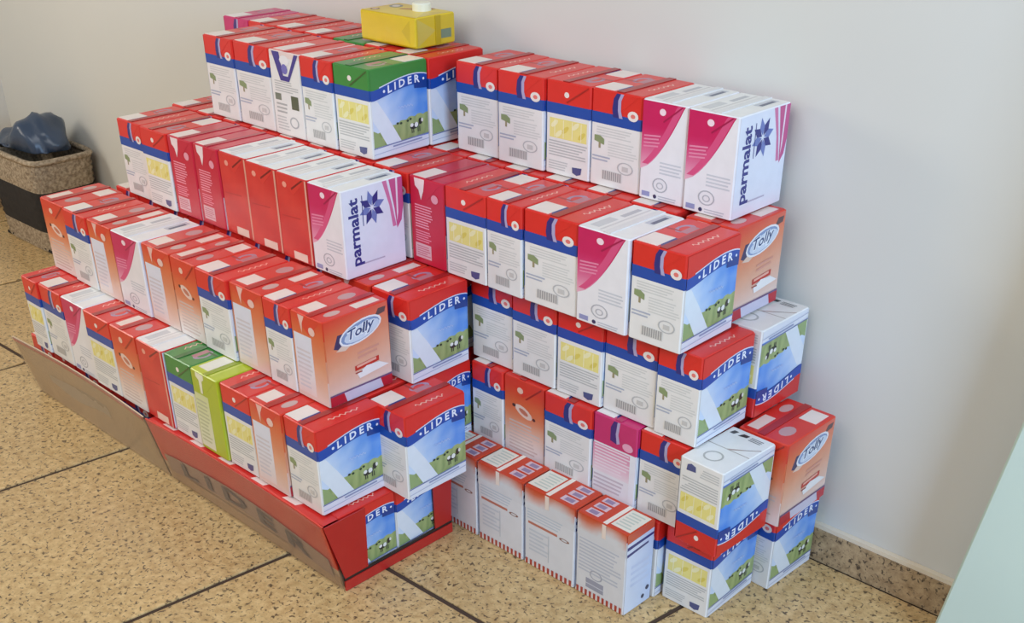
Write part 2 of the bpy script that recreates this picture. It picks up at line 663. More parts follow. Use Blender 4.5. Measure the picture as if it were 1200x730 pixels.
def side_text(p, face, topcol, seed):
    p.on(face, 1)
    p.rect(0, 0.655, 1, 0.77, BLUE)
    p.lines(0.12, 0.92, 0.52, 0.63, 4, GREY, seed)
    p.lines(0.36, 0.95, 0.33, 0.50, 6, (215, 215, 211), seed + 1)
    p.poly([(0.08, 0.47), (0.28, 0.44), (0.28, 0.50), (0.2, 0.53), (0.08, 0.53)], (140, 156, 110))
    p.rect(0.17, 0.40, 0.21, 0.46, (156, 146, 112))
    p.lines(0.05, 0.44, 0.26, 0.33, 2, (176, 182, 198), seed + 2)
    p.ring(0.72, 0.24, 0.16, 0.065, 0.84, (192, 192, 192))
    p.rect(0.66, 0.21, 0.78, 0.26, (206, 204, 200))
    L = p.layer
    p.rect(0.26, 0.08, 0.66, 0.18, (214, 212, 208))
    for k in range(9):
        p.layer = L + 0.6
        p.rect(0.275 + k * 0.043, 0.085, 0.275 + k * 0.043 + 0.024, 0.175, (160, 158, 156))
    # ribbon coming over from the top
    p.layer = 5.2
    p.poly([(0.44, 0.745), (0.56, 0.745), (0.53, 0.82), (0.53, 0.92), (0.58, 0.995), (0.50, 0.995), (0.44, 0.93), (0.42, 0.83)], NAVY)
    p.poly([(0.56, 0.745), (0.63, 0.745), (0.59, 0.82), (0.59, 0.92), (0.64, 0.995), (0.58, 0.995), (0.53, 0.92), (0.53, 0.82)], (176, 168, 206))
    p.ell(0.83, 0.79, 0.105, 0.052, (240, 230, 224))
    p.ell(0.83, 0.79, 0.045, 0.022, mix(topcol, (240, 200, 190), 0.5))


def side_yellow(p, face, topcol, seed):
    p.on(face, 1)
    p.rect(0, 0.655, 1, 0.77, BLUE)
    p.rect(0.09, 0.40, 0.93, 0.61, (238, 226, 138))
    for k, (a, b) in enumerate(((0.2, 0.55), (0.45, 0.5), (0.68, 0.56), (0.82, 0.47), (0.3, 0.45))):
        p.ell(a, b, 0.09, 0.03, (226, 208, 96) if k % 2 else (246, 240, 190), 0.4, 8)
        p.layer -= 0.6
    p.layer += 0.6
    for k in range(4):
        p.rect(0.2 + k * 0.2, 0.41, 0.212 + k * 0.2, 0.60, (250, 246, 214))
        p.layer -= 0.6
    p.layer += 0.6
    p.lines(0.08, 0.95, 0.20, 0.38, 6, (192, 192, 190), seed)
    p.lines(0.08, 0.6, 0.05, 0.16, 4, (200, 200, 198), seed + 3)
    p.poly([(0.62, 0.12), (0.84, 0.13), (0.82, 0.06), (0.73, 0.04), (0.63, 0.06)], (78, 86, 136))
    p.layer = 5.2
    p.ell(0.47, 0.87, 0.055, 0.03, (240, 226, 218))
    p.poly([(0.46, 0.80), (0.95, 0.985), (0.95, 0.97), (0.48, 0.785)], mix(topcol, (90, 20, 20), 0.35))


def top_blue(p, topcol):
    p.on('top', 1)
    p.rect(0.02, 0.02, 0.98, 0.98, topcol)
    p.ring(0.28, 0.68, 0.14, 0.15, 0.6, (170, 140, 168))
    p.rect(0.30, 0.55, 0.44, 0.8, (188, 120, 130))
    p.layer = 2
    p.poly([(0.50, 0.0), (0.42, 0.10), (0.40, 0.36), (0.47, 0.36), (0.49, 0.12), (0.56, 0.0)], NAVY)
    p.rect(0.02, 0.56, 0.30, 0.60, mix(topcol, (90, 0, 0), 0.3))
    # script lettering beside the far edge
    p.layer = 2
    p.squiggle(lambda x, y: (0.87 - 0.13 * y + 0.03 * x, 0.30 + 0.45 * x), 16, (246, 186, 170))


def bottom_blue(p):
    p.on('bottom', 1)
    p.rect(0.02, 0.02, 0.98, 0.98, (232, 230, 226))
    p.rect(0.02, 0.485, 0.98, 0.50, (176, 168, 160))
    p.poly([(0.46, 0.5), (0.54, 0.5), (0.98, 0.74), (0.98, 0.72)], (176, 150, 140))
    p.ring(0.45, 0.25, 0.2, 0.12, 0.8, (180, 178, 174))
    p.poly([(0.1, 0.84), (0.2, 0.84), (0.24, 0.92), (0.13, 0.92)], (60, 60, 58))
    p.poly([(0.3, 0.84), (0.48, 0.86), (0.50, 0.92), (0.36, 0.92)], (52, 52, 50))
    p.lines(0.55, 0.9, 0.82, 0.92, 3, (120, 118, 116), 5)


for kind, tc in (('red', RED), ('green', (62, 138, 60)), ('red_b', (214, 40, 36))):
    p = Print()
    for fc in ('wide', 'wide2'):
        wide_meadow(p, fc, tc)
    side_text(p, 'front', tc, 11 if kind == 'red' else 23)
    side_yellow(p, 'back', tc, 31)
    top_blue(p, tc)
    bottom_blue(p)
    reg(kind, [(0.0, WHITE), (0.655, BLUE), (0.77, tc)], tc, (232, 230, 226), p, mix(tc, (90, 6, 10) if kind != 'green' else (20, 70, 30), 0.45),
        tc, (0.03, 0.03, 0.42, 0.36, (240, 226, 216)))

# pink version of the banded carton
PK = (206, 48, 110)
p = Print()
for fc in ('wide', 'wide2'):
    wide_meadow(p, fc, PK)
p.on('front', 1)
p.grid(lambda a: 0.30, lambda a: 0.64, 0, 1, 2, 4, lambda a, b: mix((240, 226, 232), (226, 120, 160), (b - 0.3) * 2.4))
p.lines(0.05, 0.9, 0.33, 0.64, 8, (244, 226, 234), 4)
p.lines(0.05, 0.9, 0.08, 0.28, 4, (206, 196, 204), 5)
p.rect(0.86, 0.0, 0.99, 0.66, (240, 240, 246))
p.layer = 5.2
p.poly([(0.40, 0.74), (0.55, 0.72), (0.52, 0.84), (0.55, 0.99), (0.47, 0.99), (0.40, 0.9)], (70, 40, 120))
p.poly([(0.55, 0.72), (0.62, 0.74), (0.58, 0.84), (0.61, 0.99), (0.55, 0.99), (0.52, 0.84)], (186, 170, 206))
p.ell(0.80, 0.73, 0.12, 0.05, (238, 170, 196))
side_yellow(p, 'back', PK, 8)
top_blue(p, PK)
bottom_blue(p)
reg('pink', [(0, (238, 236, 240)), (0.66, PK)], PK, WHITE, p, (190, 40, 96), PK, (0.03, 0.03, 0.42, 0.36, (240, 232, 228)))


# ---- white and magenta carton with upright lettering
def side_magenta(p, face, base, dark, seed):
    p.on(face, 1)

    def edge(b):  # right boundary of the coloured field at height b
        t = (b - 0.30) / 0.70
        return 0.93 * max(0, t) ** 0.62
    n = 14
    for k in range(n):
        b0, b1 = 0.30 + 0.70 * k / n, 0.30 + 0.70 * (k + 1) / n
        i = len(p.v)
        pts = [(0.0, b0), (edge(b0), b0), (edge(b1), b1), (0.0, b1)]
        p.v += [p.P(*t) for t in pts]
        p.f.append((i, i + 1, i + 2, i + 3))
        c0, c1 = mix((238, 190, 204), dark, (b0 - 0.28) * 2.2), mix((238, 190, 204), dark, (b1 - 0.28) * 2.2)
        p.c.append([c0, c0, c1, c1])
    p.layer += 0.6
    for k in range(n):
        b0, b1 = 0.36 + 0.64 * k / n, 0.36 + 0.64 * (k + 1) / n
        p.poly([(edge(b0) - 0.16, b0), (edge(b0) - 0.02, b0), (edge(b1) - 0.02, b1), (edge(b1) - 0.16, b1)], mix((228, 110, 150), dark, 0.35))
        p.layer -= 0.6
    p.layer += 0.6
    p.lines(0.06, 0.46, 0.52, 0.66, 4, (234, 140, 172), seed, 0.02)
    p.lines(0.45, 0.95, 0.28, 0.42, 4, (206, 208, 214), seed + 1)
    p.ring(0.48, 0.17, 0.17, 0.075, 0.84, (184, 184, 190))
    p.ring(0.48, 0.165, 0.08, 0.035, 0.7, (190, 190, 196))
    p.rect(0.08, 0.03, 0.26, 0.08, (150, 154, 196))
    p.ell(0.38, 0.045, 0.04, 0.022, (54, 52, 92), 0, 8)
    p.lines(0.46, 0.95, 0.02, 0.07, 2, (196, 198, 206), seed + 2)
    p.layer = 5.2
    p.ell(0.45, 0.90, 0.07, 0.034, (250, 222, 230))
    p.poly([(0.48, 0.80), (0.90, 0.985), (0.86, 0.985), (0.47, 0.815)], mix(dark, (120, 0, 50), 0.4))


def wide_magenta(p, face, stripe):
    p.on(face, 1)
    p.grid(lambda a: 0.0, lambda a: 1.0, 0, 1, 3, 6, lambda a, b: mix((236, 222, 228), (228, 229, 238), b * 5))
    p.poly([(0.66, 1.0), (0.73, 1.0), (0.80, 0.72), (0.86, 0.45), (0.80, 0.45), (0.76, 0.70)], mix(stripe, (240, 220, 230), 0.35))
    p.poly([(0.77, 1.0), (1.0, 1.0), (1.0, 0.66), (0.95, 0.50), (0.87, 0.42), (0.84, 0.66)], mix(stripe, (230, 200, 215), 0.15))
    p.poly([(0.88, 1.0), (0.91, 1.0), (0.90, 0.6), (0.875, 0.5)], (238, 222, 230))
    DK = (46, 52, 128)
    p.text('parmalat', lambda x, y: (0.30 - 0.21 * y, 0.13 + 0.76 * x), DK, 0.03)
    # flower of pointed petals
    fa, fb = 0.475, 0.74
    L = p.layer
    for k in range(8):
        t = 2 * math.pi * k / 8 + 0.25
        p.layer = L + 0.1 * k
        r1, r2 = 0.20, 0.066
        R = lambda r, ang: (fa + r * math.cos(ang) * 1.05, fb + r * math.sin(ang))
        p.poly([R(0.02, t), R(r2 * 1.7, t - 0.42), R(r1, t), R(r2 * 1.7, t + 0.42)], (44, 48, 124) if k % 2 else (112, 126, 184))
    p.layer = L + 1.2
    p.rect(0.315, 0.56, 0.327, 0.90, DK)
    p.lines(0.3, 0.66, 0.12, 0.155, 1, (190, 178, 194), 3)


def top_white(p, seed):
    p.on('top', 1)
    p.rect(0.02, 0.02, 0.98, 0.98, (238, 236, 232))
    p.rect(0.12, 0.10, 0.30, 0.45, (206, 206, 206))
    p.rect(0.36, 0.05, 0.40, 0.95, (212, 208, 206))
    p.layer = 2
    p.rect(0.20, 0.55, 0.30, 0.88, (188, 188, 192))
    p.rect(0.68, 0.55, 0.84, 0.92, (196, 198, 206))
    p.rect(0.76, 0.58, 0.84, 0.86, (86, 92, 116))
    p.rect(0.60, 0.08, 0.63, 0.5, (214, 210, 206))


for kind, dk, st in (('magenta', MAG, (196, 66, 124)),):
    p = Print()
    for fc in ('wide', 'wide2'):
        wide_magenta(p, fc, st)
    side_magenta(p, 'front', WHITE, dk, 3)
    side_magenta(p, 'back', WHITE, dk, 5)
    top_white(p, 1)
    reg(kind, [(0, (238, 236, 238))], (238, 236, 232), WHITE, p, (226, 224, 222), None, None)

# red sided carton with a white top
p = Print()
for fc in ('wide', 'wide2'):
    wide_magenta(p, fc, (210, 40, 50))
for fc in ('front', 'back'):
    p.on(fc, 1)
    p.grid(lambda a: 0.0, lambda a: 1.0, 0, 1, 4, 8, lambda a, b: mix((206, 30, 34), (222, 58, 50), 0.5 + 0.5 * math.sin(b * 9 + a * 4)))
    p.rect(0.92, 0.0, 0.97, 1.0, (226, 170, 150))
    p.rect(0.36, 0.02, 0.80, 0.115, (240, 212, 196))
    p.poly([(0.1, 0.5), (0.7, 0.52), (0.7, 0.535), (0.1, 0.515)], (196, 22, 28))
    p.layer = 5.2
    p.poly([(0.50, 0.84), (0.90, 0.99), (0.84, 0.99), (0.48, 0.86)], (130, 14, 20))
    p.ell(0.28, 0.88, 0.07, 0.035, (240, 160, 140), 0, 8)
top_white(p, 2)
reg('red_white', [(0, (212, 36, 38))], (238, 232, 228), WHITE, p, (228, 224, 220), (220, 50, 44), None)

# crimson carton
CR = (204, 26, 58)
p = Print()
for fc in ('wide', 'wide2'):
    p.on(fc, 1)
    p.poly([(0, 0.0), (1, 0.0), (1, 0.35), (0.5, 0.25), (0, 0.42)], (238, 226, 228))
    p.ell(0.5, 0.62, 0.36, 0.16, (236, 220, 224), 0.15)
for fc in ('front', 'back'):
    p.on(fc, 1)
    p.lines(0.14, 0.66, 0.42, 0.70, 9, (240, 160, 176), 4)
    p.lines(0.14, 0.6, 0.26, 0.40, 5, (236, 140, 160), 7)
    p.rect(0.12, 0.07, 0.58, 0.24, (228, 178, 184))
    p.lines(0.16, 0.56, 0.09, 0.22, 5, (206, 110, 126), 9)
    p.layer = 5.2
    p.poly([(0.16, 0.99), (0.46, 0.99), (0.42, 0.86), (0.34, 0.75), (0.28, 0.86), (0.18, 0.9)], (244, 222, 222))
    p.ell(0.74, 0.80, 0.10, 0.05, (238, 160, 176))
p.on('top', 1)
p.rect(0.02, 0.02, 0.98, 0.98, CR)
p.layer = 2
p.rect(0.62, 0.1, 0.98, 0.9, (214, 44, 66))
reg('crimson', [(0, CR)], CR, WHITE, p, (176, 16, 44), CR, (0.08, 0.03, 0.44, 0.40, (244, 224, 216)))

# lime carton
LM = (176, 190, 36)
p = Print()
for fc in ('wide', 'wide2'):
    p.on(fc, 1)
    p.grid(lambda a: 0, lambda a: 1, 0, 1, 2, 5, lambda a, b: mix((206, 214, 96), LM, b))
    p.ell(0.5, 0.6, 0.36, 0.17, (236, 238, 214), 0.15)
for fc in ('front', 'back'):
    p.on(fc, 1)
    p.grid(lambda a: 0.04, lambda a: 0.72, 0.04, 0.56, 2, 4, lambda a, b: mix((226, 226, 204), (208, 214, 140), b))
    p.lines(0.08, 0.5, 0.1, 0.66, 11, (190, 194, 150), 4)
    p.layer = 5.2
    p.poly([(0.2, 0.99), (0.5, 0.99), (0.5, 0.93), (0.42, 0.90), (0.40, 0.74), (0.32, 0.74), (0.30, 0.9), (0.2, 0.93)], (238, 236, 206))
p.on('top', 1)
p.rect(0.02, 0.02, 0.98, 0.98, (186, 200, 44))
p.layer = 2
p.rect(0.64, 0.04, 0.70, 0.96, (214, 220, 110))
reg('lime', [(0, LM)], (186, 200, 44), WHITE, p, (150, 164, 26), LM, (0.1, 0.1, 0.46, 0.5, (236, 230, 214)))

# white carton with a blue crest
p = Print()
for fc in ('wide', 'wide2'):
    p.on(fc, 1)
    p.grid(lambda a: 0.1, lambda a: 0.6, 0, 1, 4, 4, lambda a, b: mix((220, 226, 236), (120, 160, 214), b))
for fc in ('front', 'back'):
    p.on(fc, 1)
    p.lines(0.12, 0.9, 0.52, 0.66, 5, (190, 188, 186), 2)
    p.rect(0.62, 0.34, 0.86, 0.50, (84, 92, 68))
    p.rect(0.1, 0.42, 0.3, 0.5, (120, 126, 110))
    p.lines(0.12, 0.55, 0.26, 0.4, 3, (176, 174, 172), 5)
    p.ring(0.66, 0.18, 0.15, 0.07, 0.75, (176, 176, 178))
    p.lines(0.1, 0.5, 0.06, 0.24, 5, (200, 198, 196), 6)
    p.layer = 5.2
    p.poly([(0.12, 0.99), (0.36, 0.99), (0.44, 0.72), (0.60, 0.72), (0.86, 0.99), (0.98, 0.99), (0.62, 0.66), (0.34, 0.66)], (72, 62, 142))
    p.ell(0.52, 0.90, 0.16, 0.06, (240, 236, 236), 0, 10)
    p.ell(0.50, 0.80, 0.10, 0.06, (118, 112, 186), 0, 10)
p.on('top', 1)
p.rect(0.02, 0.02, 0.98, 0.98, (226, 70, 62))
p.layer = 2
p.rect(0.5, 0.05, 0.62, 0.95, (240, 190, 180))
reg('crest', [(0, (236, 232, 228)), (0.93, (236, 214, 208))], (226, 70, 62), WHITE, p, (200, 50, 46), None, (0.08, 0.06, 0.42, 0.6, (242, 226, 220)))


# ---- orange carton with oval logo
def ograd(a, b):
    if b > 0.8:
        return mix((222, 104, 58), (222, 58, 34), (b - 0.8) * 5)
    if b > 0.45:
        return mix((226, 156, 120), (222, 104, 58), (b - 0.45) / 0.35)
    return mix((232, 214, 206), (226, 156, 120), b / 0.45)


def wide_orange(p, face):
    p.on(face, 1)
    p.grid(lambda a: 0.0, lambda a: 1.0, 0, 1, 2, 10, lambda a, b: mix(ograd(a, b), (238, 226, 222), 0.25 * a))
    # dark ribbon ends and the oval
    p.poly([(0.13, 0.66), (0.24, 0.62), (0.34, 0.72), (0.30, 0.80), (0.20, 0.80)], (58, 50, 92))
    p.poly([(0.16, 0.62), (0.30, 0.60), (0.44, 0.66), (0.36, 0.72)], (226, 196, 176))
    p.poly([(0.78, 0.86), (0.94, 0.88), (0.96, 0.94), (0.84, 0.94)], (96, 70, 72))
    p.ell(0.55, 0.765, 0.335, 0.125, (236, 232, 234), 0.16, 18)
    p.ell(0.55, 0.765, 0.305, 0.105, (132, 152, 190), 0.16, 18)
    p.ell(0.57, 0.755, 0.28, 0.085, (206, 214, 228), 0.16, 16)
    p.text('Tolly', lambda x, y: (0.34 + 0.44 * x, 0.655 + 0.16 * y + 0.06 * x), (238, 240, 244), 0.09, 0.2)
    p.text('Tolly', lambda x, y: (0.35 + 0.42 * x, 0.665 + 0.145 * y + 0.06 * x), (58, 78, 122), 0.02, 0.2)
    p.lines(0.48, 0.84, 0.44, 0.54, 2, (216, 150, 130), 3, 0.02)
    p.poly([(0.42, 0.32), (0.80, 0.345), (0.80, 0.405), (0.42, 0.38)], (196, 46, 34))
    p.lines(0.45, 0.78, 0.335, 0.395, 1, (236, 170, 150), 4, 0.02)
    p.poly([(0.48, 0.22), (0.95, 0.26), (0.80, 0.33), (0.60, 0.34), (0.45, 0.28)], (240, 234, 230))
    p.lines(0.42, 0.56, 0.28, 0.31, 1, (160, 60, 50), 6)
    p.rect(0.0, 0.0, 1.0, 0.135, (204, 196, 212))
    p.poly([(0.0, 0.0), (0.26, 0.0), (0.22, 0.135), (0.0, 0.135)], (184, 30, 50))
    p.poly([(0.84, 0.0), (1, 0.0), (1, 0.135), (0.80, 0.135)], (190, 34, 50))
    p.rect(0.0, 0.125, 1, 0.145, (110, 80, 120))


def side_orange_panel(p, face):
    p.on(face, 1)
    p.grid(lambda a: 0.0, lambda a: 1.0, 0, 1, 2, 10, ograd)
    p.grid(lambda a: 0.06, lambda a: 0.76, 0.05, 0.60, 2, 5, lambda a, b: mix((236, 216, 210), (226, 228, 242), b * 2))
    p.lines(0.1, 0.55, 0.12, 0.6, 9, (212, 206, 214), 4)
    p.layer = 5.2
    p.poly([(0.24, 0.985), (0.44, 0.985), (0.36, 0.90), (0.33, 0.78)], (240, 190, 180))
    p.ell(0.64, 0.84, 0.10, 0.05, (240, 200, 190), 0, 10)


def side_orange_logo(p, face):
    p.on(face, 1)
    p.grid(lambda a: 0.0, lambda a: 1.0, 0, 1, 2, 10, lambda a, b: mix((236, 226, 222), ograd(a, min(1, b + 0.12)), (b - 0.08) * 2.2))
    p.lines(0.12, 0.9, 0.06, 0.46, 9, (214, 190, 182), 2)
    p.ell(0.48, 0.60, 0.22, 0.065, (236, 206, 192), -0.2, 12)
    p.ell(0.48, 0.60, 0.12, 0.032, (200, 120, 96), -0.2, 10)
    p.ell(0.24, 0.645, 0.045, 0.022, (70, 36, 36), 0, 8)
    p.ell(0.74, 0.555, 0.04, 0.02, (90, 40, 40), 0, 8)
    p.layer = 5.2
    p.ell(0.40, 0.86, 0.075, 0.04, (244, 200, 180), 0, 10)
    p.poly([(0.52, 0.775), (0.92, 0.985), (0.92, 0.96), (0.56, 0.77)], (170, 40, 26))


p = Print()
wide_orange(p, 'wide')
wide_orange(p, 'wide2')
side_orange_panel(p, 'front')
side_orange_logo(p, 'back')
p.on('top', 1)
p.rect(0.02, 0.02, 0.98, 0.98, (218, 46, 36))
p.ell(0.30, 0.72, 0.13, 0.13, (196, 150, 150), 0, 12)
p.layer = 2
p.rect(0.70, 0.55, 0.92, 0.92, (238, 214, 202))
p.ell(0.78, 0.25, 0.10, 0.12, (206, 170, 164), 0, 12)
reg('orange', [(0, (230, 206, 196)), (0.3, (228, 160, 128)), (0.55, (222, 110, 66)), (0.78, (222, 58, 36))], (218, 46, 36), (224, 200, 190), p, (176, 28, 24),
    (222, 58, 38), (0.08, 0.08, 0.42, 0.36, (240, 222, 210)))

# ---- taller white and orange carton with a striped foot (broad side to the front)
TD = (0.118, 0.074, 0.176)
for kind in ('tall', 'tall_b'):
    p = Print(*TD)
    ORG = (206, 60, 22)
    for fc in ('front', 'back'):
        p.on(fc, 1)
        p.grid(lambda a: 0.72, lambda a: 1.0, 0, 1, 10, 4, lambda a, b: mix((222, 222, 224), (210, 70, 30), (b - 0.85) * 6.0 + 0.3 * math.sin(a * 7)))
        if kind == 'tall':
            p.lines(0.06, 0.92, 0.30, 0.72, 10, (196, 200, 210), 3)
            p.ring(0.42, 0.31, 0.13, 0.06, 0.8, (176, 178, 190))
            p.rect(0.22, 0.12, 0.58, 0.24, (160, 162, 178))
            p.rect(0.22, 0.17, 0.58, 0.18, (216, 218, 226))
        else:
            p.lines(0.06, 0.92, 0.60, 0.74, 4, (198, 206, 214), 5)
            p.poly([(0.08, 0.545), (0.66, 0.545), (0.66, 0.575), (0.08, 0.575)], (196, 120, 100))
            p.ring(0.80, 0.545, 0.1, 0.02, 0.6, (150, 110, 96))
            p.lines(0.10, 0.5, 0.2, 0.5, 6, (206, 210, 216), 8)
            p.rect(0.49, 0.16, 0.50, 0.5, (190, 196, 204))
        p.rect(0.0, 0.0, 1, 0.055, (236, 224, 218))
        for k in range(11):
            p.rect(0.03 + k * 0.088, 0.0, 0.076 + k * 0.088, 0.085, (180, 66, 52))
            p.layer -= 0.6
    for fc in ('wide', 'wide2'):
        p.on(fc, 1)
        p.grid(lambda a: 0.0, lambda a: 1.0, 0, 1, 3, 4, lambda a, b: mix((226, 230, 240), (190, 206, 236), a * 0.8))
        p.poly([(0, 0.88), (1, 0.90), (1, 1.0), (0, 1.0)], (210, 92, 66))
        p.poly([(0.02, 0.80), (0.98, 0.82), (0.98, 0.85), (0.02, 0.84)], (54, 52, 120))
        p.poly([(0.02, 0.72), (0.8, 0.75), (0.8, 0.775), (0.02, 0.755)], (60, 60, 120))
        p.lines(0.2, 0.9, 0.3, 0.6, 4, (204, 212, 232), 4)
        p.ell(0.86, 0.18, 0.07, 0.03, (60, 66, 90), 0, 8)
        p.ell(0.7, 0.10, 0.06, 0.028, (60, 66, 90), 0, 8)
    p.on('top', 1)
    p.rect(0.02, 0.02, 0.98, 0.98, ORG)
    p.layer = 2
    for k in range(3):
        p.rect(0.10, 0.10 + k * 0.29, 0.36, 0.32 + k * 0.29, (220, 190, 196))
        p.rect(0.14, 0.14 + k * 0.29, 0.30, 0.28 + k * 0.29, (150, 130, 160))
        p.layer -= 0.6
    p.layer = 2
    p.rect(0.505, 0.0, 0.585, 1.0, (246, 232, 216))
    p.rect(0.615, 0.10, 0.985, 0.90, (236, 230, 212))
    p.lines(0.66, 0.94, 0.16, 0.84, 6, (200, 206, 190), 3)
    for fc in ('front', 'back'):
        p.on(fc, 6)
        a0 = 0.505 if fc == 'front' else 0.415
        p.rect(a0, 0.82, a0 + 0.08, 0.99, (244, 226, 212))
    reg(kind, [(0, (226, 226, 228)), (0.90, (204, 66, 30))], ORG, WHITE, p, None, None, None, TD)

# ------------------------------------------------------------------ carton placement
ORD = ['', 'first', 'second', 'third', 'fourth', 'fifth', 'sixth', 'seventh', 'eighth', 'ninth', 'tenth', 'eleventh', 'twelfth']


def carton(kind, u0, u1, v0, z0, label, group=None, flip=False, upside=False, depth=0.1455, h=None, rot=0.0, jitter=True):
    """one carton filling u0..u1 along the wall, front face at v0, standing at z0"""
    d = KIND[kind]
    X, Y, Z = d['dims']
    o = bpy.data.objects.new('milk_carton', d['body'])
    link(o)
    wdt = (u1 - u0) - 0.0025
    hh = h if h else Z
    o.scale = (wdt / X, depth / Y, hh / Z)
    dz = hh if upside else 0.0
    o.location = ((u0 + u1) / 2, v0 + depth / 2, z0 + dz + 0.0003)
    rz = math.pi if flip else 0.0
    if jitter:
        rz += random.uniform(-0.012, 0.012)
    rz += rot
    if upside:
        o.rotation_euler = (math.pi, 0, rz)
    else:
        o.rotation_euler = (0, 0, rz)
    for nm, me in d['parts']:
        link(bpy.data.objects.new(nm, me), o)
    link(bpy.data.objects.new('printed_design', d['print']), o)
    tag(o, label, 'carton', group)
    return o


DESC = {
    ('red', False): 'red milk carton with blue band and text side outward',
    ('red', True): 'red milk carton with blue band and yellow table',
    ('green', True): 'green milk carton with blue band and yellow table',
    ('green', False): 'green milk carton with blue band',
    ('pink', False): 'pink and white milk carton with blue ribbon',
    ('magenta', False): 'white and magenta milk carton with upright lettering',
    ('red_white', False): 'plain red milk carton with white top',
    ('crimson', False): 'crimson milk carton with white tab',
    ('lime', False): 'lime green milk carton',
    ('crest', False): 'white milk carton with blue crest',
    ('orange', False): 'orange-red milk carton with pale side panel',
    ('orange', True): 'orange-red milk carton with small oval on its side',
}
ROWT = {
    'L1': 'in the row on the tray',
    'L2': 'in the second step',
    'L3': 'in the third step',
    'L4': 'in the front top row',
    'R4': 'in the top wall row',
    'R3': 'one tier below the top',
    'R2': 'two tiers below the top',
    'R1': 'three tiers below the top',
}


def row(code, bounds, kinds, v0, z0, end, h=None, vj=0.004, group=None, depth=0.1455):
    n = len(kinds)
    for k, kd in enumerate(kinds):
        kind, flip = kd[0], kd[1]
        idx = k + 1 if end == 'basket' else n - k
        base = DESC[(kind, flip)]
        lab = '%s, %s from the %s end' % (base, ORD[idx], end)
        words = (lab + ' ' + ROWT[code]).split()
        if len(words) > 16:
            base = ' '.join(base.split()[:5]).replace(' with blue', ' carton') if False else base
            short = {'red milk carton with blue band and text side outward': 'red blue-banded carton',
                     'red milk carton with blue band and yellow table': 'red carton with yellow table',
                     'green milk carton with blue band and yellow table': 'green carton with yellow table',
                     'pink and white milk carton with blue ribbon': 'pink and white carton',
                     'white and magenta milk carton with upright lettering': 'white and magenta carton',
                     'plain red milk carton with white top': 'white-topped red carton',
                     'crimson milk carton with white tab': 'crimson carton',
                     'lime green milk carton': 'lime green carton',
                     'white milk carton with blue crest': 'white carton with crest',
                     'orange-red milk carton with pale side panel': 'orange-red carton',
                     'orange-red milk carton with small oval on its side': 'orange-red carton with oval'}
            lab = '%s, %s from the %s end' % (short.get(base, base), ORD[idx], end)
        lab = lab + ' ' + ROWT[code]
        carton(kind, bounds[k], bounds[k + 1], v0 + random.uniform(-vj, vj), z0, lab, group or ('cartons ' + ROWT[code]), flip, depth=depth, h=h)


R_, RY, M_, O_, OL = ('red', False), ('red', True), ('magenta', False), ('orange', False), ('orange', True)
Z1 = 0.1595
row('L1', [-1.529, -1.454, -1.347, -1.242, -1.131, -1.027, -0.925, -0.828, -0.735, -0.641, -0.542, -0.447],
    [RY, R_, M_, RY, OL, ('red_white', False), ('green', True), ('lime', False), RY, O_, R_], -0.312, Z1, 'basket', h=2 * H - Z1 - 0.002)
row('L2', [-1.515, -1.404, -1.299, -1.198, -1.083, -0.975, -0.882, -0.775, -0.668, -0.585, -0.491],
    [OL, R_, O_, M_, O_, OL, R_, O_, R_, O_], -0.238, 2 * H, 'basket')
row('L3', [-1.387, -1.287, -1.182, -1.089, -1.000, -0.903, -0.802, -0.704, -0.606],
    [R_, RY, ('crimson', False), ('crimson', False), ('red_white', False), ('red_white', False), ('red_white', False), M_], -0.086, 3 * H, 'basket')
row('L4', [-1.25, -1.143, -1.017, -0.915, -0.815, -0.709], [R_, R_, ('crest', False), R_, ('green', True)], 0.072, 4 * H, 'basket')
row('R4', [-0.655, -0.541, -0.424, -0.319, -0.206, -0.111, -0.011], [R_, R_, RY, R_, M_, M_], 0.243, 4 * H, 'panel')
row('R3', [-0.601, -0.505, -0.400, -0.312, -0.189, -0.079, 0.028], [('crimson', False), RY, R_, R_, M_, R_], 0.068, 3 * H, 'panel')
row('R2', [-0.473, -0.363, -0.253, -0.147, -0.030, 0.061], [R_, R_, RY, R_, R_], 0.092, 2 * H, 'panel')
row('R1', [-0.46, -0.374, -0.268, -0.152, -0.051, 0.050], [R_, OL, R_, ('pink', False), R_], 0.080, H, 'panel')

# tall cartons standing on the floor in front of the stack
for k, (a, b, kd, fl) in enumerate(((-0.484, -0.372, 'tall_b', True), (-0.370, -0.248, 'tall_b', True), (-0.246, -0.119, 'tall_b', True), (-0.117, 0.001, 'tall', False))):
    carton(kd, a, b, 0.000, 0.0, 'tall white and orange carton on the floor, %s from the tray' % ORD[k + 1], 'tall cartons on the floor', fl, depth=0.076)

# the ends beside the panel
carton('red', 0.010, 0.112, 0.096, 0.0, 'red blue-banded carton on the floor beneath an upside-down one', flip=True)
carton('red', 0.045, 0.148, 0.246, 0.0, 'red blue-banded carton on the floor against the wall beneath an orange one', rot=-0.05, depth=0.138)
carton('red_b', 0.054, 0.144, 0.058, H, 'upside-down carton with pale base up, above the tall cartons, beside an orange-red one', upside=True, rot=-0.05, depth=0.143)
carton('orange', 0.066, 0.168, 0.208, H, 'orange-red carton with red top beside the upside-down carton at the wall', flip=True, depth=0.15, rot=-0.02)
carton('red_b', -0.03, 0.072, 0.242, 2 * H, 'upside-down carton with pale base up, against the wall under the orange carton', upside=True)
carton('orange', -0.088, 0.016, 0.220, 3 * H, 'orange-red carton with oval logo tucked under the top wall row at its end')

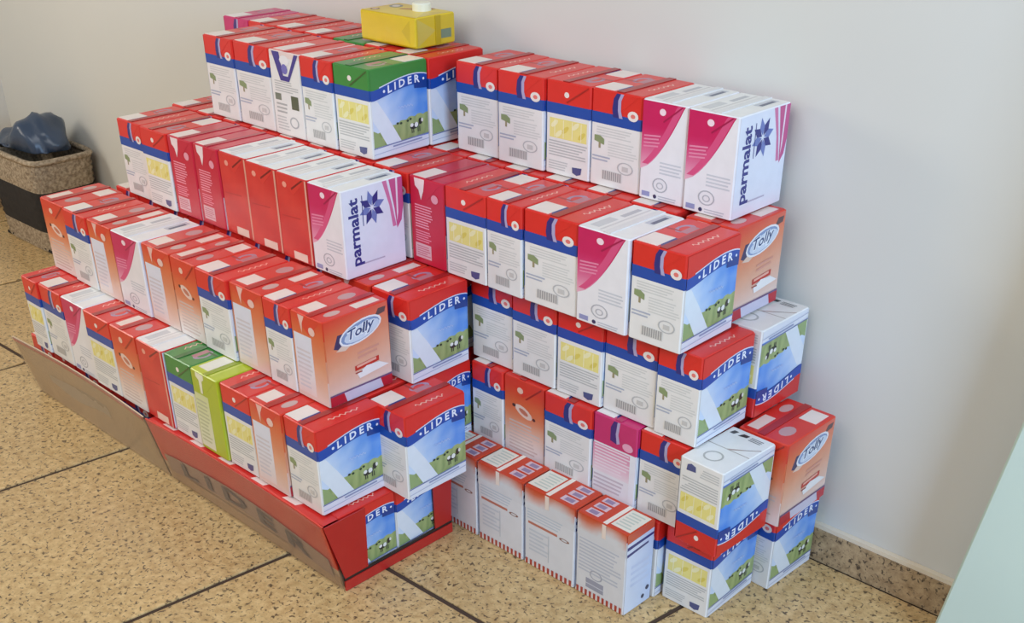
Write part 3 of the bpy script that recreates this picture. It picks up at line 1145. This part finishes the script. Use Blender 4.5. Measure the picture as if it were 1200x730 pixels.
# stepped ends between the two blocks
carton('red', -0.476, -0.374, -0.168, Z1, 'red blue-banded carton on the tray behind the front row, meadow picture outward', h=2 * H - Z1 - 0.002)
carton('red', -0.561, -0.457, -0.074, 2 * H, 'red blue-banded carton beside the orange carton that ends the second step')
carton('orange', -0.664, -0.563, -0.074, 2 * H, 'orange-red carton top showing below the lettered magenta carton ending the third step')
carton('red', -0.566, -0.464, -0.020, H, 'red blue-banded carton in the dark gap behind the tray', depth=0.100)
carton('red', -0.705, -0.604, 0.068, 3 * H, 'red carton whose top shows at the foot of the green table carton')
carton('red', -0.808, -0.704, 0.222, 4 * H, 'shaded red blue-banded carton wedged behind the green carton in the top tier')

# back row of the top tier
bk = [('pink', 'pink carton at the basket end of the back row in the top tier'),
      ('red', 'red carton next to the pink one in the top back row'),
      ('red', 'red carton second along from the pink one in the top back row'),
      ('red', 'red carton beside the green one in the top back row'),
      ('green', 'green carton in the top back row beside the yellow pack'),
      ('red', 'red carton under the yellow pack in the top back row')]
for k, (kd, lab) in enumerate(bk):
    a = -1.412 + k * 0.1005
    carton(kd, a, a + 0.1, 0.232 if k else 0.234, 4 * H, lab, 'back row of the top tier', flip=(k == 4))

# cartons buried inside the stack that carry the tiers above
hid = []
for k in range(7):
    hid.append((-1.41 + k * 0.1005, 0.068, 3 * H))
for k in range(13):
    hid.append((-1.41 + k * 0.1005, 0.218, 3 * H))
for k in range(8):
    hid.append((-1.468 + k * 0.1005, -0.074, 2 * H))
for k in range(9):
    hid.append((-1.40 + k * 0.1005, 0.092, 2 * H))
for k in range(13):
    hid.append((-1.36 + k * 0.1005, 0.242, 2 * H))
for k in range(9):
    hid.append((-1.40 + k * 0.1005, 0.080, H))
for k in range(14):
    hid.append((-1.36 + k * 0.1005, 0.232, H))
for k in range(14):
    hid.append((-1.40 + k * 0.1005, 0.080, 0.0))
for k in range(14):
    hid.append((-1.40 + k * 0.1005, 0.235, 0.0))
for k in range(10):
    hid.append((-1.49 + k * 0.1005, -0.166, Z1))
for k in range(9):
    hid.append((-1.47 + k * 0.1005, -0.020, H))
for a, v0, z0 in hid:
    hgt = (2 * H - Z1 - 0.002) if z0 == Z1 else None
    dep = 0.100 if v0 == -0.020 else 0.140 if z0 == Z1 else 0.1455
    carton('red', a, a + 0.1, v0, z0, 'red milk carton buried inside the stack under the upper tiers', 'cartons buried inside the stack', h=hgt, jitter=False, depth=dep)

# ------------------------------------------------------------------ trays under the front rows
TZ = 0.158


def tray(u0, u1, name, label, red):
    root = bpy.data.objects.new(name, None)
    link(root)
    root.location = ((u0 + u1) / 2, -0.16, 0)
    L = (u1 - u0) / 2
    M = M_REDBOARD if red else M_KRAFT
    vb, vt, vk = -0.135, -0.172, 0.135   # local: front foot, front brim, back
    box_obj('base_board', -L, L, vb, vk, 0.001, 0.006, M, root)
    # long front wall, leaning out and slightly bellied
    n = 14
    v, f = [], []
    for k in range(n + 1):
        x = -L + 2 * L * k / n
        bel = 0.010 * math.sin(math.pi * k / n)
        for j, (y, z) in enumerate(((vb, 0.001), (vb - 0.0117, 0.05), (vb - 0.0258, 0.11), (vt, 0.158))):
            v.append((x, y + bel * (j / 3.0), z))
        for j, (y, z) in enumerate(((vb, 0.001), (vb - 0.0117, 0.05), (vb - 0.0258, 0.11), (vt, 0.158))):
            v.append((x, y + bel * (j / 3.0) + 0.003, z))
    for k in range(n):
        for j in range(3):
            q = k * 8 + j
            f.append((q, q + 8, q + 9, q + 1))
            q2 = q + 4
            f.append((q2, q2 + 1, q2 + 9, q2 + 8))
        f.append((k * 8 + 3, k * 8 + 11, k * 8 + 15, k * 8 + 7))
    return root, L, v, f


root, L, v, f = tray(-1.018, -0.424, 'carton_tray', '', True)
tag(root, 'red shrink-wrapped cardboard tray with picture window at its end, under the front row', 'tray')
# near tray: printed red wall
cols = []
me_v, me_f, me_c = v, f, []
for fc in f:
    zc = sum(v[i][2] for i in fc) / len(fc)
    me_c.append((206, 178, 148) if zc < 0.03 else (232, 66, 54))
wall = link(bpy.data.objects.new('side_board', color_mesh('side_board', me_v, me_f, me_c)), root)


def wallpt(x, t):
    """a point on the front wall, t = 0 foot .. 1 brim"""
    z = 0.001 + 0.157 * t
    y = -0.135 - 0.037 * z / 0.158
    k = (x + L) / (2 * L)
    return (x, y + 0.010 * math.sin(math.pi * k) * t - 0.0012, z)


def wall_print(name, pts_list, faces, col, par, off=0.0):
    vv = [wallpt(x, t) for x, t in pts_list]
    vv = [(a, b - off, c) for a, b, c in vv]
    o = link(bpy.data.objects.new(name, color_mesh(name, vv, faces, [col] * len(faces))), par)
    return o


def quad_strip(lo, hi, x0, x1, n):
    pts, fs = [], []
    for k in range(n + 1):
        x = x0 + (x1 - x0) * k / n
        pts += [(x, lo(x)), (x, hi(x))]
    for k in range(n):
        fs.append((2 * k, 2 * k + 2, 2 * k + 3, 2 * k + 1))
    return pts, fs


pts, fs = quad_strip(lambda x: 0.02, lambda x: 0.20, -L + 0.003, L - 0.003, 14)
wall_print('foot_band', pts, fs, (196, 164, 132), wall)
rib = lambda x: 0.34 + 0.16 * math.cos((x + 0.02) / L * 1.4) - 0.1
pts, fs = quad_strip(lambda x: rib(x) - 0.13, lambda x: rib(x) + 0.17, -L + 0.02, L - 0.02, 16)
wall_print('lettering_ribbon', pts, fs, (178, 150, 138), wall, 0.0008)
vs, tf = text_mesh('L I D E R', 0.03, 0.0)
tp = []
for x, y in vs:
    xx = -L + 0.08 + (2 * L - 0.16) * x
    tp.append((xx, rib(xx) - 0.09 + 0.22 * y))
wall_print('lettering', tp, tf, (96, 88, 92), wall, 0.0024)
# end with window
e = L
end = link(bpy.data.objects.new('end_flap', slab_mesh('end_flap', [(e, -0.135, 0.028), (e, -0.080, 0.028), (e, -0.076, 0.156), (e, -0.171, 0.156)], (1, 0, 0), 0.0025, (186, 30, 28))), root)
link(bpy.data.objects.new('end_flap', slab_mesh('end_flap', [(e, 0.092, 0.028), (e, 0.135, 0.028), (e, 0.14, 0.156), (e, 0.090, 0.156)], (1, 0, 0), 0.0025, (186, 30, 28))), root)
link(bpy.data.objects.new('bottom_lip', slab_mesh('bottom_lip', [(e, -0.136, 0.001), (e, 0.136, 0.001), (e, 0.136, 0.022), (e, -0.136, 0.022)], (1, 0, 0), 0.004, (190, 40, 36))), root)
link(bpy.data.objects.new('dark_line', slab_mesh('dark_line', [(e, -0.136, 0.0222), (e, 0.136, 0.0222), (e, 0.136, 0.0285), (e, -0.136, 0.0285)], (1, 0, 0), 0.0022, (36, 28, 30))), root)
box_obj('back_board', -e, e, 0.133, 0.136, 0.001, 0.12, M_REDBOARD, root)
fold = link(bpy.data.objects.new('top_fold', slab_mesh('top_fold', [(-e + 0.005, -0.166, 0.1555), (e - 0.005, -0.166, 0.1555), (e - 0.005, -0.1335, 0.1555), (-e + 0.005, -0.1335, 0.1555)], (0, 0, 1), 0.0008, (214, 44, 38))), root)
for q in (-0.25, -0.15, -0.05, 0.06, 0.16):
    link(bpy.data.objects.new('pale_patch', slab_mesh('pale_patch', [(q, -0.158, 0.1563), (q + 0.04, -0.158, 0.1563), (q + 0.05, -0.137, 0.1563), (q + 0.012, -0.137, 0.1563)], (0, 0, 1), 0.0003, (240, 214, 204))), fold)
# film on the front wall
fv = [(a, b - 0.006, c) for a, b, c in v]
mesh_obj('shrink_film', fv, [q for q in f if max(q) % 8 < 4 or True][:], M_FILMR, root)

root2, L2, v2, f2 = tray(-1.622, -1.026, 'carton_tray', '', False)
tag(root2, 'kraft cardboard tray in cloudy shrink film at the basket end, under the front row', 'tray')
cols2 = []
for fc in f2:
    cols2.append((228, 202, 168))
wall2 = link(bpy.data.objects.new('side_board', color_mesh('side_board', v2, f2, cols2)), root2)
LL = L
L = L2
pts, fs = quad_strip(lambda x: 0.93, lambda x: 0.995, -L2 + 0.003, L2 - 0.003, 14)
wall_print('brim_line', pts, fs, (196, 60, 62), wall2)
pts, fs = quad_strip(lambda x: 0.40 + 0.06 * math.sin(x * 22), lambda x: 0.62 + 0.05 * math.sin(x * 15 + 1), -L2 + 0.12, L2 - 0.2, 12)
wall_print('grey_smear', pts, fs, (186, 172, 156), wall2)
L = LL
mesh_obj('shrink_film', [(a, b - 0.004, c) for a, b, c in v2], f2, M_FILM, root2)
box_obj('back_board', -L2, L2, 0.133, 0.136, 0.001, 0.12, M_KRAFT, root2)

# cartons inside the trays
carton('red', -0.528, -0.428, -0.292, 0.0065, 'red blue-banded carton in the tray window, at the outer corner', 'cartons in the tray window', depth=0.131, h=0.1505, jitter=False)
carton('red', -0.528, -0.428, -0.159, 0.0065, 'red blue-banded carton in the tray window, next to the tall cartons', 'cartons in the tray window', depth=0.131, h=0.1505, jitter=False)
for k in range(10):
    a = -1.61 + k * 0.1078
    if -1.03 < a + 0.05 < -1.0:
        a += 0.0
    if a < -1.018 < a + 0.106:
        continue
    carton('red', a, a + 0.106, -0.292, 0.0065, 'red carton standing in the trays beneath the front row', 'cartons standing in the trays', depth=0.131, h=0.1505, jitter=False, flip=bool(k % 2))
    carton('red', a, a + 0.106, -0.159, 0.0065, 'red carton standing in the trays beneath the front row', 'cartons standing in the trays', depth=0.131, h=0.1505, jitter=False)

# ------------------------------------------------------------------ yellow pack lying on the back row
YD = (0.105, 0.056, 0.165)
YL = (226, 196, 30)
p = Print(*YD)
for fc in ('front', 'back'):
    p.on(fc, 1)
    p.grid(lambda a: 0, lambda a: 1, 0, 1, 3, 6, lambda a, b: mix((206, 170, 70), YL, b * 3 - 0.3 + a))
for fc in ('front', 'back'):
    p.on(fc, 2)
    p.ell(0.3, 0.16, 0.16, 0.1, (110, 116, 100), 0.3, 12)
    p.ell(0.3, 0.16, 0.10, 0.06, (206, 196, 190), 0.3, 12)
    p.poly([(0.0, 0.62), (0.25, 0.55), (0.42, 0.35), (0.50, 0.35), (0.34, 0.60), (0.0, 0.68)], (170, 62, 26))
    p.ell(0.78, 0.12, 0.10, 0.06, (120, 60, 30), 0, 10)
    p.ell(0.78, 0.12, 0.06, 0.035, (236, 200, 180), 0, 10)
for fc in ('wide', 'wide2'):
    p.on(fc, 1)
    p.poly([(0.1, 0.9), (0.9, 0.9), (0.5, 0.75)], (212, 182, 26))
p.on('top', 1)
p.poly([(0.05, 0.05), (0.5, 0.5), (0.05, 0.95)], (206, 186, 80))
p.rect(0.6, 0.2, 0.9, 0.5, (120, 140, 110))
reg('yellow', [(0, YL)], (216, 188, 40), YL, p, (190, 164, 20), (210, 180, 26), None, YD)
d = KIND['yellow']
o = link(bpy.data.objects.new('juice_carton', d['body']))
for nm, me in d['parts']:
    link(bpy.data.objects.new(nm, me), o)
link(bpy.data.objects.new('printed_design', d['print']), o)
cv, cf = [], []
for z in (0.0, 0.013, 0.015):
    for k in range(16):
        r = 0.019 if z < 0.014 else 0.017
        cv.append((r * math.cos(k * math.pi / 8) + 0.05, -0.028 - z, 0.105 + r * math.sin(k * math.pi / 8)))
for q in (0, 16):
    for k in range(16):
        cf.append((q + k, q + 16 + k, q + 16 + (k + 1) % 16, q + (k + 1) % 16))
cf.append(tuple(range(32, 48)))
o.rotation_euler = (0, math.radians(90), 0)
# long side along the wall, flat on the cartons
o.matrix_world = Matrix.Translation((-0.935, 0.302, 5 * H + 0.0305)) @ Matrix(((0, 0, 1, 0), (1, 0, 0, 0), (0, 1, 0, 0), (0, 0, 0, 1))) @ Matrix.Identity(4)
M_CAP = mat_plain('white_cap', (236, 234, 214), 0.4)
cap = mesh_obj('screw_cap', [(x - 0.03, -y, z + 0.0) for x, y, z in cv], [tuple(reversed(q)) for q in cf], M_CAP, o)
tag(o, 'yellow carton with white screw cap lying on the top back row', 'carton')

# ------------------------------------------------------------------ basket with dark bag
mt, nt, bs = new_mat('woven_fibre')
tc = N(nt, 'ShaderNodeTexCoord')
no = N(nt, 'ShaderNodeTexNoise')
no.inputs['Scale'].default_value = 110
nt.links.new(tc.outputs['Object'], no.inputs['Vector'])
rp = N(nt, 'ShaderNodeValToRGB')
rp.color_ramp.elements[0].position = 0.35
rp.color_ramp.elements[0].color = lin((138, 120, 98))
rp.color_ramp.elements[1].position = 0.65
rp.color_ramp.elements[1].color = lin((190, 172, 146))
nt.links.new(no.outputs[0], rp.inputs[0])
nt.links.new(rp.outputs[0], bs.inputs['Base Color'])
bs.inputs['Roughness'].default_value = 0.85
M_WOVEN = mt
M_DARKW = mat_plain('dark_woven', (42, 38, 36), 0.85, 0.6, 60, 0.4)

bk = bpy.data.objects.new('storage_basket', None)
link(bk)
bk.location = (-2.665, 0.277, 0)
BX, BY = 0.185, 0.105


def woven_band(name, z0, z1, nrow, mat, bulge):
    v, f = [], []
    seg = 44
    for r in range(nrow * 2 + 1):
        z = z0 + (z1 - z0) * r / (nrow * 2)
        fl = 0.88 + 0.12 * z / 0.3
        for s in range(seg):
            # rounded rectangle walk
            t = 2 * math.pi * s / seg
            cx_ = math.copysign(abs(math.cos(t)) ** 0.28, math.cos(t))
            sy_ = math.copysign(abs(math.sin(t)) ** 0.28, math.sin(t))
            amp = bulge * (1 if ((s + (r // 2)) % 2 == 0) else -1) * (1 if r % 2 else 0.1)
            v.append(((BX * fl + amp) * cx_, (BY * fl + amp) * sy_, z))
    for r in range(nrow * 2):
        for s in range(seg):
            a, b = r * seg + s, r * seg + (s + 1) % seg
            f.append((a, b, b + seg, a + seg))
    return mesh_obj(name, v, f, mat, bk, True)


woven_band('lower_weave', 0.002, 0.07, 3, M_WOVEN, 0.004)
woven_band('dark_weave', 0.07, 0.20, 6, M_DARKW, 0.003)
woven_band('upper_weave', 0.20, 0.292, 5, M_WOVEN, 0.005)
seg = 44
v, f = [], []
for s in range(seg):
    t = 2 * math.pi * s / seg
    cx_ = math.copysign(abs(math.cos(t)) ** 0.28, math.cos(t))
    sy_ = math.copysign(abs(math.sin(t)) ** 0.28, math.sin(t))
    for k in range(6):
        q = 2 * math.pi * k / 6
        rr = 0.009
        v.append(((BX + rr * math.cos(q)) * cx_, (BY + rr * math.cos(q)) * sy_, 0.295 + rr * math.sin(q)))
for s in range(seg):
    for k in range(6):
        f.append((s * 6 + k, ((s + 1) % seg) * 6 + k, ((s + 1) % seg) * 6 + (k + 1) % 6, s * 6 + (k + 1) % 6))
mesh_obj('rim', v, f, M_WOVEN, bk, True)
box_obj('base', -BX * 0.86, BX * 0.86, -BY * 0.86, BY * 0.86, 0.002, 0.01, M_DARKW, bk)
tag(bk, 'woven basket with a dark middle band on the floor against the wall', 'basket')

# crumpled bag resting in the basket
bm = bmesh.new()
bmesh.ops.create_icosphere(bm, subdivisions=4, radius=1.0)
for vv in bm.verts:
    c = vv.co
    ang = math.atan2(c.y, c.x)
    k = 1 + 0.06 * math.sin(5 * ang + 3 * c.z) + 0.05 * math.sin(9 * c.x + 7 * c.y) * math.cos(6 * c.z) + 0.02 * math.sin(17 * c.x - 11 * c.z)
    x, y, z = c.x * k, c.y * k, c.z * k
    hump = 0.055 * math.exp(-((x - 0.45) ** 2) / 0.16) - 0.03 * math.exp(-((x + 0.45) ** 2) / 0.2)
    vv.co = (x * 0.172, y * 0.090, z * 0.062 + hump * 0.8 if z > 0 else z * 0.012)
me = bpy.data.meshes.new('plastic_bag')
bm.to_mesh(me)
bm.free()
me.materials.append(M_BAG)
for q in me.polygons:
    q.use_smooth = True
bag = link(bpy.data.objects.new('plastic_bag', me))
bag.location = (-2.665, 0.277, 0.317)
tag(bag, 'crumpled dark blue plastic bag resting in the woven basket', 'bag')
